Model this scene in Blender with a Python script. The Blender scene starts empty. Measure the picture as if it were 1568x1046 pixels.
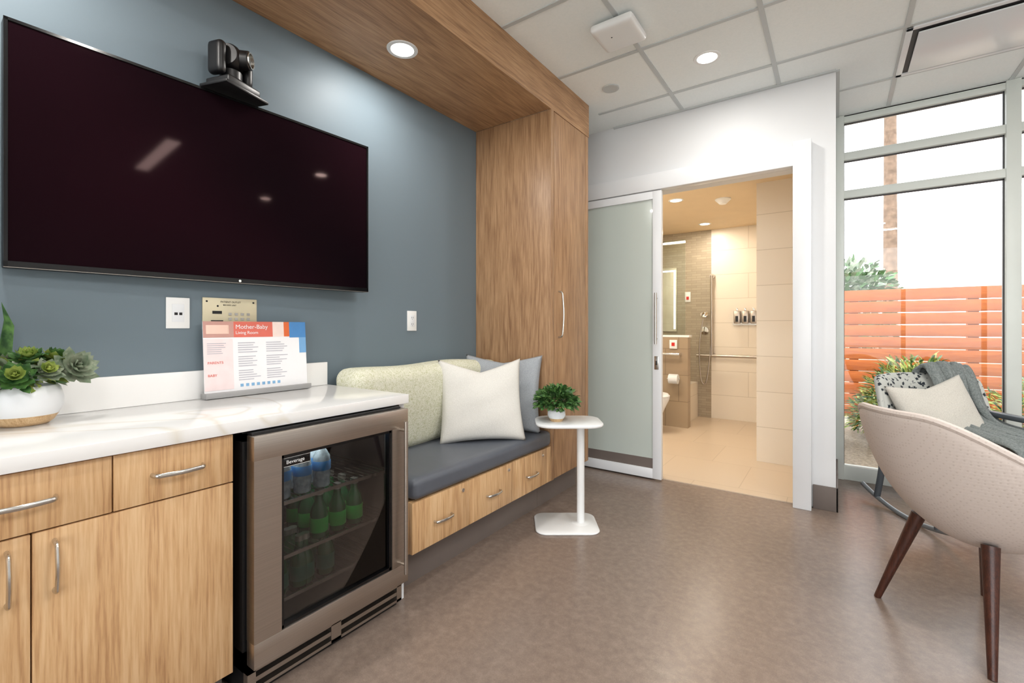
import bpy, bmesh, math, random
from mathutils import Vector, Matrix, Euler
random.seed(7)
S = bpy.context.scene
COL = S.collection
CX = 2.064

def srgb(r, g, b):
    def f(c):
        c /= 255.0
        return c/12.92 if c <= 0.04045 else ((c+0.055)/1.055)**2.4
    return (f(r), f(g), f(b), 1.0)

# ------------------------------------------------------------------ materials
def newmat(name):
    m = bpy.data.materials.new(name); m.use_nodes = True
    nt = m.node_tree
    return m, nt, nt.nodes['Principled BSDF']

def N(nt, t, **kw):
    n = nt.nodes.new(t)
    for k, v in kw.items():
        setattr(n, k, v)
    return n

def coords(nt, scale=(1, 1, 1), rot=(0, 0, 0)):
    tc = N(nt, 'ShaderNodeTexCoord'); mp = N(nt, 'ShaderNodeMapping')
    mp.inputs['Scale'].default_value = scale
    mp.inputs['Rotation'].default_value = rot
    nt.links.new(tc.outputs['Object'], mp.inputs['Vector'])
    return mp.outputs['Vector']

def noise(nt, vec, scale, detail=3, rough=0.5, dist=0.0):
    n = N(nt, 'ShaderNodeTexNoise')
    n.inputs['Scale'].default_value = scale; n.inputs['Detail'].default_value = detail
    n.inputs['Roughness'].default_value = rough; n.inputs['Distortion'].default_value = dist
    nt.links.new(vec, n.inputs['Vector'])
    return n.outputs['Fac']

def ramp(nt, fac, stops):
    r = N(nt, 'ShaderNodeValToRGB')
    e = r.color_ramp.elements
    e[0].position, e[0].color = stops[0]
    e[1].position, e[1].color = stops[-1]
    for p, c in stops[1:-1]:
        x = e.new(p); x.color = c
    nt.links.new(fac, r.inputs['Fac'])
    return r.outputs['Color']

def bump(nt, b, h, strength=0.2, dist=0.01):
    n = N(nt, 'ShaderNodeBump')
    n.inputs['Strength'].default_value = strength; n.inputs['Distance'].default_value = dist
    nt.links.new(h, n.inputs['Height']); nt.links.new(n.outputs['Normal'], b.inputs['Normal'])

def mul(c, k):
    return (min(1, c[0]*k), min(1, c[1]*k), min(1, c[2]*k), 1)

def plain(name, col, rough=0.5, metal=0.0, var=0.06, nscale=6, spec=0.5, bmp=0.0, bscale=200, coat=0.0, emit=None, es=0):
    m, nt, b = newmat(name)
    v = coords(nt)
    f = noise(nt, v, nscale, 3)
    c = ramp(nt, f, [(0.3, mul(col, 1-var)), (0.7, mul(col, 1+var))])
    nt.links.new(c, b.inputs['Base Color'])
    b.inputs['Roughness'].default_value = rough; b.inputs['Metallic'].default_value = metal
    b.inputs['Specular IOR Level'].default_value = spec
    b.inputs['Coat Weight'].default_value = coat
    if bmp:
        bump(nt, b, noise(nt, v, bscale, 2), bmp, 0.002)
    if emit:
        b.inputs['Emission Color'].default_value = emit; b.inputs['Emission Strength'].default_value = es
    return m

def wood(name, sc, light, mid, dark, rough=0.42, ring=0.13):
    m, nt, b = newmat(name)
    v = coords(nt, sc)
    f = noise(nt, v, 1.1, 3, 0.5, 0.4)
    k = N(nt, 'ShaderNodeMath', operation='MULTIPLY'); k.inputs[1].default_value = 75
    nt.links.new(f, k.inputs[0])
    s = N(nt, 'ShaderNodeMath', operation='SINE'); nt.links.new(k.outputs[0], s.inputs[0])
    r = N(nt, 'ShaderNodeMapRange'); r.inputs['From Min'].default_value = -1
    nt.links.new(s.outputs[0], r.inputs['Value'])
    v2 = coords(nt, (sc[0]*22, sc[1]*22, sc[2]*8) if sc[2] < 1 else ((sc[0]*22, sc[1]*8, sc[2]*22) if sc[1] < 1 else (sc[0]*8, sc[1]*22, sc[2]*22)))
    f2 = noise(nt, v2, 1.9, 4, 0.6)
    f3 = noise(nt, v, 3.5, 3, .5)
    a = N(nt, 'ShaderNodeMath', operation='MULTIPLY_ADD'); a.inputs[1].default_value = ring
    nt.links.new(r.outputs[0], a.inputs[0]); nt.links.new(f2, a.inputs[2])
    a2 = N(nt, 'ShaderNodeMath', operation='MULTIPLY_ADD'); a2.inputs[1].default_value = 0.25
    nt.links.new(f3, a2.inputs[0]); nt.links.new(a.outputs[0], a2.inputs[2])
    c = ramp(nt, a2.outputs[0], [(0.45, dark), (0.68, mid), (0.9, light)])
    nt.links.new(c, b.inputs['Base Color'])
    b.inputs['Roughness'].default_value = rough
    bump(nt, b, a2.outputs[0], 0.05, 0.002)
    return m

wood_v = wood('oak_laminate_vertical', (3, 3, 0.42), srgb(220, 184, 140), srgb(206, 165, 119), srgb(174, 131, 90), ring=0.16)
wood_y = wood('oak_laminate_long', (3, 0.42, 3), srgb(192, 153, 114), srgb(172, 133, 96), srgb(142, 105, 74))
wood_t = wood('oak_laminate_tall', (3, 3, 0.42), srgb(186, 149, 112), srgb(167, 130, 95), srgb(136, 100, 71))
wood_dark = wood('walnut_leg', (12, 12, 0.9), srgb(86, 48, 34), srgb(66, 34, 24), srgb(40, 20, 14), 0.35)
blue_paint = plain('slate_blue_paint', srgb(112, 126, 135), 0.5, var=0.012, nscale=2, spec=0.25, bmp=0.05, bscale=260)
white_paint = plain('white_paint', srgb(226, 228, 230), 0.5, var=0.012, nscale=2, bmp=0.03)
white_gloss = plain('white_trim_paint', srgb(232, 235, 238), 0.28, var=0.01)
white_plastic = plain('white_plastic', srgb(238, 239, 238), 0.35, var=0.01)
metal_white = plain('white_powdercoat', srgb(238, 240, 240), 0.3, var=0.01)
base_gray = plain('taupe_rubber_base', srgb(112, 102, 96), 0.6, var=0.04)
grid_white = plain('ceiling_grid_white', srgb(196, 201, 201), 0.5, var=0.01)
black = plain('black_plastic', srgb(20, 20, 22), 0.4, var=0.1)
black_gloss = plain('black_gloss', srgb(12, 12, 14), 0.15, var=0.1)
chrome = plain('brushed_nickel', srgb(205, 203, 198), 0.22, metal=1.0, var=0.03)
chrome2 = plain('polished_chrome', srgb(225, 225, 225), 0.08, metal=1.0, var=0.01)
alu = plain('window_aluminium', srgb(220, 226, 221), 0.4, var=0.02)
darkseal = plain('dark_gasket', srgb(70, 70, 72), 0.6)
beige_plate = plain('beige_metal_plate', srgb(215, 205, 175), 0.4, metal=0.1)
slate_vinyl = plain('slate_vinyl', srgb(88, 93, 102), 0.42, var=0.03, nscale=20, bmp=0.08, bscale=500)
red = plain('red_plastic', srgb(200, 40, 35), 0.4)

def stainless():
    m, nt, b = newmat('stainless_steel')
    v = coords(nt, (1, 1, 160))
    f = noise(nt, v, 2, 2)
    nt.links.new(ramp(nt, f, [(0.2, srgb(176, 167, 158)), (0.8, srgb(188, 179, 169))]), b.inputs['Base Color'])
    b.inputs['Metallic'].default_value = 1; b.inputs['Roughness'].default_value = 0.34
    return m
steel = stainless()

def ceil_tile():
    m, nt, b = newmat('acoustic_tile')
    v = coords(nt)
    f = noise(nt, v, 90, 4, 0.7)
    nt.links.new(ramp(nt, f, [(0.3, srgb(240, 246, 245)), (0.6, srgb(245, 250, 249))]), b.inputs['Base Color'])
    b.inputs['Roughness'].default_value = 0.9
    bump(nt, b, f, 0.04, 0.002)
    return m
tile_mat = ceil_tile()

def quartz():
    m, nt, b = newmat('white_quartz')
    v = coords(nt, (1, 1, 1))
    f = noise(nt, v, 0.8, 3, 0.5, 1.0)
    c = ramp(nt, f, [(0.0, srgb(240, 240, 239)), (0.491, srgb(240, 240, 239)), (0.5, srgb(228, 224, 215)), (0.509, srgb(240, 240, 239)), (1.0, srgb(239, 239, 238))])
    nt.links.new(c, b.inputs['Base Color']); b.inputs['Roughness'].default_value = 0.16
    return m
quartz_m = quartz()

def floor_mat():
    m, nt, b = newmat('taupe_sheet_floor')
    v = coords(nt)
    f1 = noise(nt, v, 30, 5, 0.65)
    f2 = noise(nt, v, 220, 3, 0.6)
    a = N(nt, 'ShaderNodeMath', operation='MULTIPLY_ADD'); a.inputs[1].default_value = 0.6
    nt.links.new(f2, a.inputs[0]); nt.links.new(f1, a.inputs[2])
    c = ramp(nt, a.outputs[0], [(0.6, srgb(124, 109, 99)), (0.82, srgb(134, 118, 107)), (1.0, srgb(143, 127, 116))])
    nt.links.new(c, b.inputs['Base Color'])
    b.inputs['Roughness'].default_value = 0.27
    b.inputs['Specular IOR Level'].default_value = 0.5
    bump(nt, b, a.outputs[0], 0.02, 0.002)
    return m
floor_m = floor_mat()

def brick(name, c1, c2, mortar, bw, bh, plane='xz', rough=0.35, off=0.5, msize=0.004):
    m, nt, b = newmat(name)
    tc = N(nt, 'ShaderNodeTexCoord'); sx = N(nt, 'ShaderNodeSeparateXYZ'); cb = N(nt, 'ShaderNodeCombineXYZ')
    nt.links.new(tc.outputs['Object'], sx.inputs[0])
    idx = {'x': 0, 'y': 1, 'z': 2}
    nt.links.new(sx.outputs[idx[plane[0]]], cb.inputs[0]); nt.links.new(sx.outputs[idx[plane[1]]], cb.inputs[1])
    br = N(nt, 'ShaderNodeTexBrick'); br.offset = off
    br.inputs['Scale'].default_value = 1; br.inputs['Brick Width'].default_value = bw; br.inputs['Row Height'].default_value = bh
    br.inputs['Mortar Size'].default_value = msize
    br.inputs['Color1'].default_value = c1; br.inputs['Color2'].default_value = c2; br.inputs['Mortar'].default_value = mortar
    nt.links.new(cb.outputs[0], br.inputs['Vector'])
    nt.links.new(br.outputs['Color'], b.inputs['Base Color'])
    b.inputs['Roughness'].default_value = rough
    return m
bath_xz = brick('cream_wall_tile_x', srgb(238, 228, 213), srgb(236, 225, 209), srgb(212, 200, 182), 1.2, 0.3, msize=0.003)
bath_yz = brick('cream_wall_tile_y', srgb(238, 228, 213), srgb(236, 225, 209), srgb(212, 200, 182), 1.2, 0.3, 'yz', msize=0.003)
mosaic = brick('stone_mosaic_tile', srgb(178, 166, 146), srgb(164, 152, 132), srgb(152, 140, 122), 0.12, 0.03, msize=0.002)
mosaic_b = brick('brown_pony_tile', srgb(168, 148, 122), srgb(158, 138, 114), srgb(134, 116, 94), 0.3, 0.3)
bath_floor = brick('beige_floor_tile', srgb(206, 188, 166), srgb(202, 184, 162), srgb(186, 168, 146), 0.6, 0.6, 'xy', 0.3, 0.5, 0.003)
bath_ceil = plain('bath_ceiling_paint', srgb(224, 202, 168), 0.7, var=0.02)

def glass(name, tint=(1, 1, 1, 1), refl=0.07, rough=0.0):
    m, nt, b = newmat(name)
    nt.nodes.remove(b)
    out = nt.nodes['Material Output']
    t = N(nt, 'ShaderNodeBsdfTransparent'); t.inputs[0].default_value = tint
    g = N(nt, 'ShaderNodeBsdfGlossy'); g.inputs['Roughness'].default_value = rough
    lw = N(nt, 'ShaderNodeFresnel'); lw.inputs['IOR'].default_value = 1.45
    mx = N(nt, 'ShaderNodeMixShader')
    nt.links.new(lw.outputs[0], mx.inputs[0]); nt.links.new(t.outputs[0], mx.inputs[1]); nt.links.new(g.outputs[0], mx.inputs[2])
    nt.links.new(mx.outputs[0], out.inputs['Surface'])
    return m
clear_glass = glass('clear_glass')
fridge_glass = glass('smoked_fridge_glass', (0.72, 0.72, 0.72, 1))
frost = plain('frosted_green_glass', srgb(198, 208, 202), 0.2, var=0.02, nscale=1.5, coat=0.3)

def fabric_lime():
    m, nt, b = newmat('sage_squiggle_fabric')
    v = coords(nt)
    f = noise(nt, v, 48, 2, 0.5, 2.4)
    c = ramp(nt, f, [(0.0, srgb(222, 221, 204)), (0.44, srgb(221, 220, 202)), (0.5, srgb(178, 180, 136)), (0.56, srgb(221, 220, 203)), (1, srgb(214, 212, 190))])
    nt.links.new(c, b.inputs['Base Color']); b.inputs['Roughness'].default_value = 0.85
    bump(nt, b, f, 0.2, 0.003)
    return m
lime = fabric_lime()

def fabric_weave(name, c1, c2, scale=220):
    m, nt, b = newmat(name)
    v = coords(nt)
    f = noise(nt, v, scale, 3, 0.7)
    nt.links.new(ramp(nt, f, [(0.3, c1), (0.7, c2)]), b.inputs['Base Color'])
    b.inputs['Roughness'].default_value = 0.9
    b.inputs['Sheen Weight'].default_value = 0.1
    bump(nt, b, f, 0.35, 0.003)
    return m
ivory = fabric_weave('ivory_linen', srgb(212, 210, 203), srgb(228, 226, 220))
grayf = fabric_weave('gray_linen', srgb(144, 149, 154), srgb(170, 175, 180))
throwf = fabric_weave('gray_knit', srgb(104, 112, 112), srgb(150, 157, 155), 120)

def dotted():
    m, nt, b = newmat('cream_dotted_fabric')
    v = coords(nt)
    vo = N(nt, 'ShaderNodeTexVoronoi'); vo.inputs['Scale'].default_value = 85; vo.inputs['Randomness'].default_value = 0.15
    nt.links.new(v, vo.inputs['Vector'])
    nt.links.new(ramp(nt, vo.outputs['Distance'], [(0.14, srgb(190, 177, 168)), (0.34, srgb(204, 192, 184))]), b.inputs['Base Color'])
    b.inputs['Roughness'].default_value = 0.75
    bump(nt, b, vo.outputs['Distance'], 0.2, 0.003)
    return m
cream = dotted()

def pattern():
    m, nt, b = newmat('black_white_pattern_fabric')
    v = coords(nt, (1, 1, 1), (0.6, 0.5, 0.78))
    f = noise(nt, coords(nt, (60, 60, 190)), 1, 2, 0.5)
    vo = N(nt, 'ShaderNodeTexVoronoi'); vo.inputs['Scale'].default_value = 34; vo.distance = 'MANHATTAN'
    nt.links.new(v, vo.inputs['Vector'])
    a = N(nt, 'ShaderNodeMath', operation='ADD'); nt.links.new(f, a.inputs[0]); nt.links.new(vo.outputs['Distance'], a.inputs[1])
    k = N(nt, 'ShaderNodeMath', operation='MULTIPLY'); k.inputs[1].default_value = 0.62; nt.links.new(a.outputs[0], k.inputs[0])
    nt.links.new(ramp(nt, k.outputs[0], [(0.58, srgb(44, 52, 60)), (0.66, srgb(206, 208, 202))]), b.inputs['Base Color'])
    b.inputs['Roughness'].default_value = 0.85
    return m
pat = pattern()

def leafm(name, c1, c2):
    m, nt, b = newmat(name)
    f = noise(nt, coords(nt), 45, 2)
    nt.links.new(ramp(nt, f, [(0.35, c1), (0.65, c2)]), b.inputs['Base Color'])
    b.inputs['Roughness'].default_value = 0.5
    return m
leaf_g = leafm('leaf_green', srgb(34, 72, 34), srgb(84, 126, 62))
leaf_y = leafm('leaf_lime', srgb(120, 144, 62), srgb(182, 194, 106))
leaf_b = leafm('leaf_sage', srgb(112, 132, 106), srgb(160, 168, 146))
leaf_o = leafm('leaf_outdoor', srgb(84, 104, 44), srgb(170, 166, 80))
pot_wood = wood('pot_wood', (8, 8, 0.8), srgb(224, 194, 152), srgb(212, 178, 134), srgb(190, 152, 108))

# ------------------------------------------------------------------ geometry helpers
def group(name, loc=(0, 0, 0), rot=(0, 0, 0)):
    e = bpy.data.objects.new(name, None); e.empty_display_size = 0.1
    e.location = loc; e.rotation_euler = rot
    COL.objects.link(e); return e

def mk(name, verts, faces, mat, parent=None, angle=40, smooth=True, loc=None, rot=None, mats=None, fm=None):
    me = bpy.data.meshes.new(name)
    me.from_pydata([tuple(v) for v in verts], [], faces)
    me.update()
    bm = bmesh.new(); bm.from_mesh(me); bmesh.ops.recalc_face_normals(bm, faces=bm.faces); bm.to_mesh(me); bm.free()
    for m in (mats or [mat]):
        me.materials.append(m)
    if fm:
        for p, i in zip(me.polygons, fm): p.material_index = i
    if smooth:
        for p in me.polygons: p.use_smooth = True
        me.set_sharp_from_angle(angle=math.radians(angle))
    o = bpy.data.objects.new(name, me); COL.objects.link(o)
    if parent: o.parent = parent
    if loc: o.location = loc
    if rot: o.rotation_euler = rot
    return o

def bmobj(name, bm, mat, parent=None, angle=40, loc=None, rot=None):
    me = bpy.data.meshes.new(name); bm.to_mesh(me); bm.free()
    me.materials.append(mat)
    for p in me.polygons: p.use_smooth = True
    me.set_sharp_from_angle(angle=math.radians(angle))
    o = bpy.data.objects.new(name, me); COL.objects.link(o)
    if parent: o.parent = parent
    if loc: o.location = loc
    if rot: o.rotation_euler = rot
    return o

def addbox(bm, b, bev=0, seg=2):
    x0, x1, y0, y1, z0, z1 = b
    r = bmesh.ops.create_cube(bm, size=1)
    vs = r['verts']
    for v in vs:
        v.co = Vector(((x0+x1)/2+v.co.x*(x1-x0), (y0+y1)/2+v.co.y*(y1-y0), (z0+z1)/2+v.co.z*(z1-z0)))
    if bev:
        es = list({e for v in vs for e in v.link_edges})
        bmesh.ops.bevel(bm, geom=es, offset=bev, segments=seg, profile=0.5, affect='EDGES')

def box(name, b, mat, parent=None, bev=0, seg=2, **kw):
    bm = bmesh.new(); addbox(bm, b, bev, seg)
    return bmobj(name, bm, mat, parent, **kw)

def boxes(name, lst, mat, parent=None, bev=0, **kw):
    bm = bmesh.new()
    for b in lst: addbox(bm, b, bev)
    return bmobj(name, bm, mat, parent, **kw)

def lathe(name, prof, mat, parent=None, seg=32, loc=None, rot=None, sx=1, sy=1, angle=40):
    vs = []; fs = []; n = len(prof)
    for r, z in prof:
        for i in range(seg):
            a = 2*math.pi*i/seg
            vs.append((r*math.cos(a)*sx, r*math.sin(a)*sy, z))
    for j in range(n-1):
        for i in range(seg):
            k = (i+1) % seg
            fs.append((j*seg+i, j*seg+k, (j+1)*seg+k, (j+1)*seg+i))
    if prof[0][0] > 1e-5: fs.append(tuple(range(seg))[::-1])
    if prof[-1][0] > 1e-5: fs.append(tuple((n-1)*seg+i for i in range(seg)))
    return mk(name, vs, fs, mat, parent, angle=angle, loc=loc, rot=rot)

def spline(pts, n=8):
    P = [Vector(p) for p in pts]
    if len(P) < 3: return P
    out = []
    for i in range(len(P)-1):
        p0 = P[max(i-1, 0)]; p1 = P[i]; p2 = P[i+1]; p3 = P[min(i+2, len(P)-1)]
        for k in range(n):
            t = k/n
            out.append(0.5*((2*p1)+(-p0+p2)*t+(2*p0-5*p1+4*p2-p3)*t*t+(-p0+3*p1-3*p2+p3)*t**3))
    out.append(P[-1]); return out

def tube(name, pts, r, mat, parent=None, seg=10, smooth=True, n=8, flat=1.0, r2=None):
    P = spline(pts, n) if smooth else [Vector(p) for p in pts]
    vs = []; fs = []
    t0 = (P[1]-P[0]).normalized()
    up = Vector((0, 0, 1)) if abs(t0.z) < 0.9 else Vector((1, 0, 0))
    nrm = t0.cross(up).normalized()
    for i, p in enumerate(P):
        t = (P[min(i+1, len(P)-1)]-P[max(i-1, 0)]).normalized()
        nrm = (nrm-t*nrm.dot(t)).normalized(); bi = t.cross(nrm)
        rr = r if r2 is None else r+(r2-r)*i/(len(P)-1)
        for k in range(seg):
            a = 2*math.pi*k/seg
            vs.append(p+nrm*math.cos(a)*rr+bi*math.sin(a)*rr*flat)
    for i in range(len(P)-1):
        for k in range(seg):
            q = (k+1) % seg
            fs.append((i*seg+k, i*seg+q, (i+1)*seg+q, (i+1)*seg+k))
    fs.append(tuple(range(seg))[::-1]); fs.append(tuple((len(P)-1)*seg+k for k in range(seg)))
    return mk(name, vs, fs, mat, parent)

def softbox(name, c, h, r, mat, parent=None, puff=0.0, n=18, fn=None, loc=None, rot=None):
    bm = bmesh.new()
    bmesh.ops.create_cube(bm, size=2)
    bmesh.ops.subdivide_edges(bm, edges=bm.edges[:], cuts=n, use_grid_fill=True)
    H = Vector(h); c = Vector(c)
    for v in bm.verts:
        q = v.co.copy()
        u = Vector([math.copysign(1-(1-abs(a))**1.4, a) if abs(a) < 1 else a for a in q])
        p = Vector((u.x*H.x, u.y*H.y, u.z*H.z))
        inn = Vector([max(-(H[i]-r), min(H[i]-r, p[i])) for i in range(3)])
        d = p-inn
        if d.length > 1e-9: p = inn+d.normalized()*r
        if puff:
            ax = max(range(3), key=lambda i: abs(q[i]))
            o = [i for i in range(3) if i != ax]
            w = (1-u[o[0]]**2)*(1-u[o[1]]**2)
            p[ax] += math.copysign(puff*w, q[ax])
        if fn: p = fn(p)
        v.co = p+c
    return bmobj(name, bm, mat, parent, angle=80, loc=loc, rot=rot)

def pillow(name, w, h, t, mat, parent=None, dent=0.0, seed=1, loc=None, rot=None):
    n = 36; vs = []; fs = []
    rnd = random.Random(seed); ph = [rnd.uniform(0, 6) for _ in range(6)]
    for s in (1, -1):
        for j in range(n+1):
            for i in range(n+1):
                u = -1+2*i/n; v = -1+2*j/n
                y = w/2*u*(1-0.08*(1-v*v)*abs(u)); z = h/2*v*(1-0.08*(1-u*u)*abs(v))
                if v > 0: z -= dent*h*(v**2)*(1-abs(u))**1.1
                th = t/2*(max(0, (1-u*u)*(1-v*v)))**0.36
                th *= 1+0.035*math.sin(5*u+ph[0]+3*v)+0.025*math.sin(9*v+ph[1]-4*u)
                if dent and v > 0: th *= 1-0.4*v*math.exp(-(u*3.2)**2)
                vs.append((s*th, y, z))
    M = (n+1)**2
    for k in range(2):
        for j in range(n):
            for i in range(n):
                a = k*M+j*(n+1)+i
                fs.append((a, a+1, a+n+2, a+n+1))
    me = mk(name, vs, fs, mat, parent, angle=80, loc=loc, rot=rot)
    bm = bmesh.new(); bm.from_mesh(me.data); bmesh.ops.remove_doubles(bm, verts=bm.verts, dist=1e-5)
    bmesh.ops.recalc_face_normals(bm, faces=bm.faces); bm.to_mesh(me.data); bm.free()
    return me

def leafverts(p, d, up, L, W, vs, fs, fm, mi, curl=0.25):
    d = d.normalized(); s = d.cross(up)
    if s.length < 1e-4: s = d.cross(Vector((1, 0, 0)))
    s.normalize(); nn = s.cross(d).normalized()
    b = len(vs)
    pts = [p, p+d*L*0.35+s*W*0.5+nn*L*0.04, p+d*L*0.35-s*W*0.5+nn*L*0.04, p+d*L*0.75+s*W*0.38-nn*L*curl*0.3,
           p+d*L*0.75-s*W*0.38-nn*L*curl*0.3, p+d*L-nn*L*curl, p+d*L*0.4-nn*L*0.03, p+d*L*0.75-nn*L*(curl*0.3+0.04)]
    vs += pts
    for f in ((0, 1, 6), (0, 6, 2), (1, 3, 7, 6), (6, 7, 4, 2), (3, 5, 7), (7, 5, 4)):
        fs.append(tuple(b+i for i in f)); fm.append(mi)

def foliage(name, c, R, n, L, W, mats, parent=None, squash=0.8, low=-0.1, seed=3, loc=None):
    rnd = random.Random(seed); vs = []; fs = []; fm = []
    c = Vector(c)
    for _ in range(n):
        a = rnd.uniform(0, 2*math.pi); z = rnd.uniform(low, 1); q = math.sqrt(max(0, 1-z*z))
        d = Vector((q*math.cos(a), q*math.sin(a), z))
        rr = R*rnd.uniform(0.45, 0.95)
        p = c+Vector((d.x*rr, d.y*rr, d.z*rr*squash))
        dd = (d+Vector((rnd.uniform(-.6, .6), rnd.uniform(-.6, .6), rnd.uniform(-.4, .6)))).normalized()
        leafverts(p, dd, Vector((rnd.uniform(-1, 1), rnd.uniform(-1, 1), 1)), L*rnd.uniform(.7, 1.2), W*rnd.uniform(.8, 1.2), vs, fs, fm, rnd.randrange(len(mats)))
    return mk(name, vs, fs, None, parent, mats=mats, fm=fm, angle=60, loc=loc)

def rosette(name, c, nrm, R, mats, parent=None, layers=5, seed=1):
    vs = []; fs = []; fm = []
    nrm = Vector(nrm).normalized(); a0 = nrm.orthogonal().normalized(); b0 = nrm.cross(a0)
    c = Vector(c)
    k = 0
    for l in range(layers):
        el = math.radians(12+l*16)
        LL = R*(1-l*0.14)
        for i in range(8 if l < 3 else 5):
            a = k*2.39996; k += 1
            rad = a0*math.cos(a)+b0*math.sin(a)
            d = rad*math.cos(el)+nrm*math.sin(el)
            leafverts(c+nrm*0.004*l, d, nrm, LL, LL*0.62, vs, fs, fm, (0 if l > 1 else len(mats)-1), -0.18)
    return mk(name, vs, fs, None, parent, mats=mats, fm=fm, angle=60)

def text(name, s, size, loc, mat, parent=None, rot=(math.pi/2, 0, math.pi/2), align='LEFT'):
    c = bpy.data.curves.new(name, 'FONT'); c.body = s; c.size = size; c.align_x = align; c.extrude = 0.0002
    c.materials.append(mat)
    o = bpy.data.objects.new(name, c); o.location = loc; o.rotation_euler = rot
    COL.objects.link(o)
    if parent: o.parent = parent
    return o

def area(name, loc, size, energy, col=(1, 1, 1), rot=(0, 0, 0), shape='DISK', sy=None, spread=None, parent=None):
    l = bpy.data.lights.new(name, 'AREA'); l.shape = shape; l.size = size
    if sy: l.size_y = sy
    l.energy = energy; l.color = col
    if spread: l.spread = math.radians(spread)
    o = bpy.data.objects.new(name, l); o.location = loc; o.rotation_euler = rot; COL.objects.link(o)
    if parent: o.parent = parent
    return o

def pull(name, p0, p1, out, mat, parent, r=0.0045, h=0.03):
    p0 = Vector(p0); p1 = Vector(p1); o = Vector(out)*h; d = p1-p0
    pts = [p0, p0+o*0.75+d*0.04, p0+o*0.95+d*0.2, p0+o*1.1+d*0.5, p0+o*0.95+d*0.8, p0+o*0.75+d*0.96, p1]
    return tube(name, pts, r, mat, parent, n=5, flat=1.4)

# ------------------------------------------------------------------ ROOM SHELL
H = 2.74
YB = 3.50      # rear wall with sliding door
YW = 4.30      # window wall
XR = 5.20; YF = -2.2
box('floor', (-0.12, XR, YF, YW+0.1, -0.06, 0), floor_m)
box('wall_left', (-0.12, 0, YF, 3.03, 0, H), blue_paint)
box('wall_left_return', (-0.12, 0, 3.03, YB, 0, H), white_paint)
DX0, DX1, DH = 0.93, CX-0.225, 2.17
boxes('wall_rear', [(-0.12, DX0, YB, YB+0.1, 0, H), (DX1, CX, YB, YB+0.1, 0, H), (DX0, DX1, YB, YB+0.1, DH, H)], white_paint)
box('wall_niche', (CX-0.1, CX, YB+0.1, YW+0.1, 0, H), white_paint)
box('wall_right', (XR, XR+0.12, YF, YW+0.1, 0, H), white_paint)
boxes('wall_front', [(-0.12, 0.9, YF-0.12, YF, 0, H), (XR-0.1, XR+0.12, YF-0.12, YF, 0, H), (0.9, XR-0.1, YF-0.12, YF, H-0.08, H)], white_paint)
wf = group('added_fill_window')  # unseen window added behind the camera to brighten the room
boxes('frame', [(x-0.03, x+0.03, YF-0.09, YF-0.02, 0.0, H-0.08) for x in (0.93, 2.0, 3.06, 4.1, XR-0.13)] +
      [(0.9, XR-0.1, YF-0.09, YF-0.02, z, z+0.06) for z in (0.0, 2.12, H-0.14)], alu, wf, bev=0.003)
box('glass', (0.93, XR-0.13, YF-0.06, YF-0.056, 0.05, H-0.1), clear_glass, wf)
box('ceiling', (-0.12, XR+0.12, YF-0.12, YW+0.1, H, H+0.12), tile_mat)
g = []
x = 1.138-0.61
while x < XR:
    if x > 0.62: g.append((x-0.012, x+0.012, YF, (YB if x < CX else YW), H-0.006, H+0.002))
    x += 0.615
y = 2.593-0.61*7
while y < YW:
    if y > YF: g.append((0.61 if y < YB else CX, XR, y-0.012, y+0.012, H-0.0055, H+0.002))
    y += 0.61
g += [(0.61, CX, YB-0.02, YB, H-0.012, H+0.002), (CX, XR, YW-0.02, YW, H-0.012, H+0.002), (CX, CX+0.02, YB, YW, H-0.012, H)]
boxes('trim_ceiling_grid', g, grid_white)
box('baseboard_rear', (DX1+0.105, CX+0.012, YB-0.012, YB, 0, 0.15), base_gray, bev=0.003)
box('baseboard_niche', (CX, CX+0.012, YB-0.012, YW-0.03, 0, 0.15), base_gray, bev=0.003)
box('baseboard_left', (0, 0.012, 3.03, YB, 0, 0.15), base_gray)
box('baseboard_rear_left', (0.012, DX0, YB-0.012, YB, 0, 0.15), base_gray)

# ------------------------------------------------------------------ MILLWORK: soffit + tall cabinet
XF = 0.6075
sf = group('wood_soffit')
box('underside', (0.001, XF-0.02, YF+0.01, 2.50, 2.51, H-0.001), wood_y, sf)
box('fascia', (XF-0.02, XF, YF+0.01, 3.04, 2.51, H-0.001), wood_y, sf)
def downlight(gp, r=0.07, e=9, col=(1, 0.96, 0.91), emis=14):
    lathe('trim_ring', [(r*0.78, 0.0), (r*0.8, -0.004), (r*1.05, -0.004), (r*1.08, 0.0)], white_plastic, gp)
    lens = plain('led_lens', (1, 0.97, 0.92, 1), 0.4, emit=(1, 0.95, 0.88, 1), es=emis)
    lathe('lens', [(0.0001, -0.002), (r*0.8, -0.002), (r*0.8, -0.0008), (0.0001, -0.0008)], lens, gp)
    area('lamp', (0, 0, -0.012), r*1.5, e, col, parent=gp)
dl = group('soffit_downlight', (0.32, 1.548, 2.51)); downlight(dl, e=8)
dl = group('soffit_downlight', (0.32, 0.15, 2.51)); downlight(dl, e=10)

tc_ = group('tall_cabinet')
box('side_panel', (0.001, XF, 2.502, 2.535, 0.185, 2.51), wood_t, tc_, bev=0.001)
box('carcass', (0.001, XF-0.022, 2.535, 3.02, 0.185, 2.51), wood_t, tc_)
box('door', (XF-0.021, XF, 2.54, 2.985, 0.19, 2.506), wood_t, tc_, bev=0.0015)
box('filler', (XF-0.021, XF, 2.989, 3.03, 0.19, 2.506), wood_t, tc_, bev=0.0015)
box('toe_kick', (0.001, 0.505, 2.502, 3.02, 0, 0.185), base_gray, tc_)
pull('handle', (XF, 2.594, 1.08), (XF, 2.594, 1.375), (1, 0, 0), chrome, tc_, h=0.035)

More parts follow.
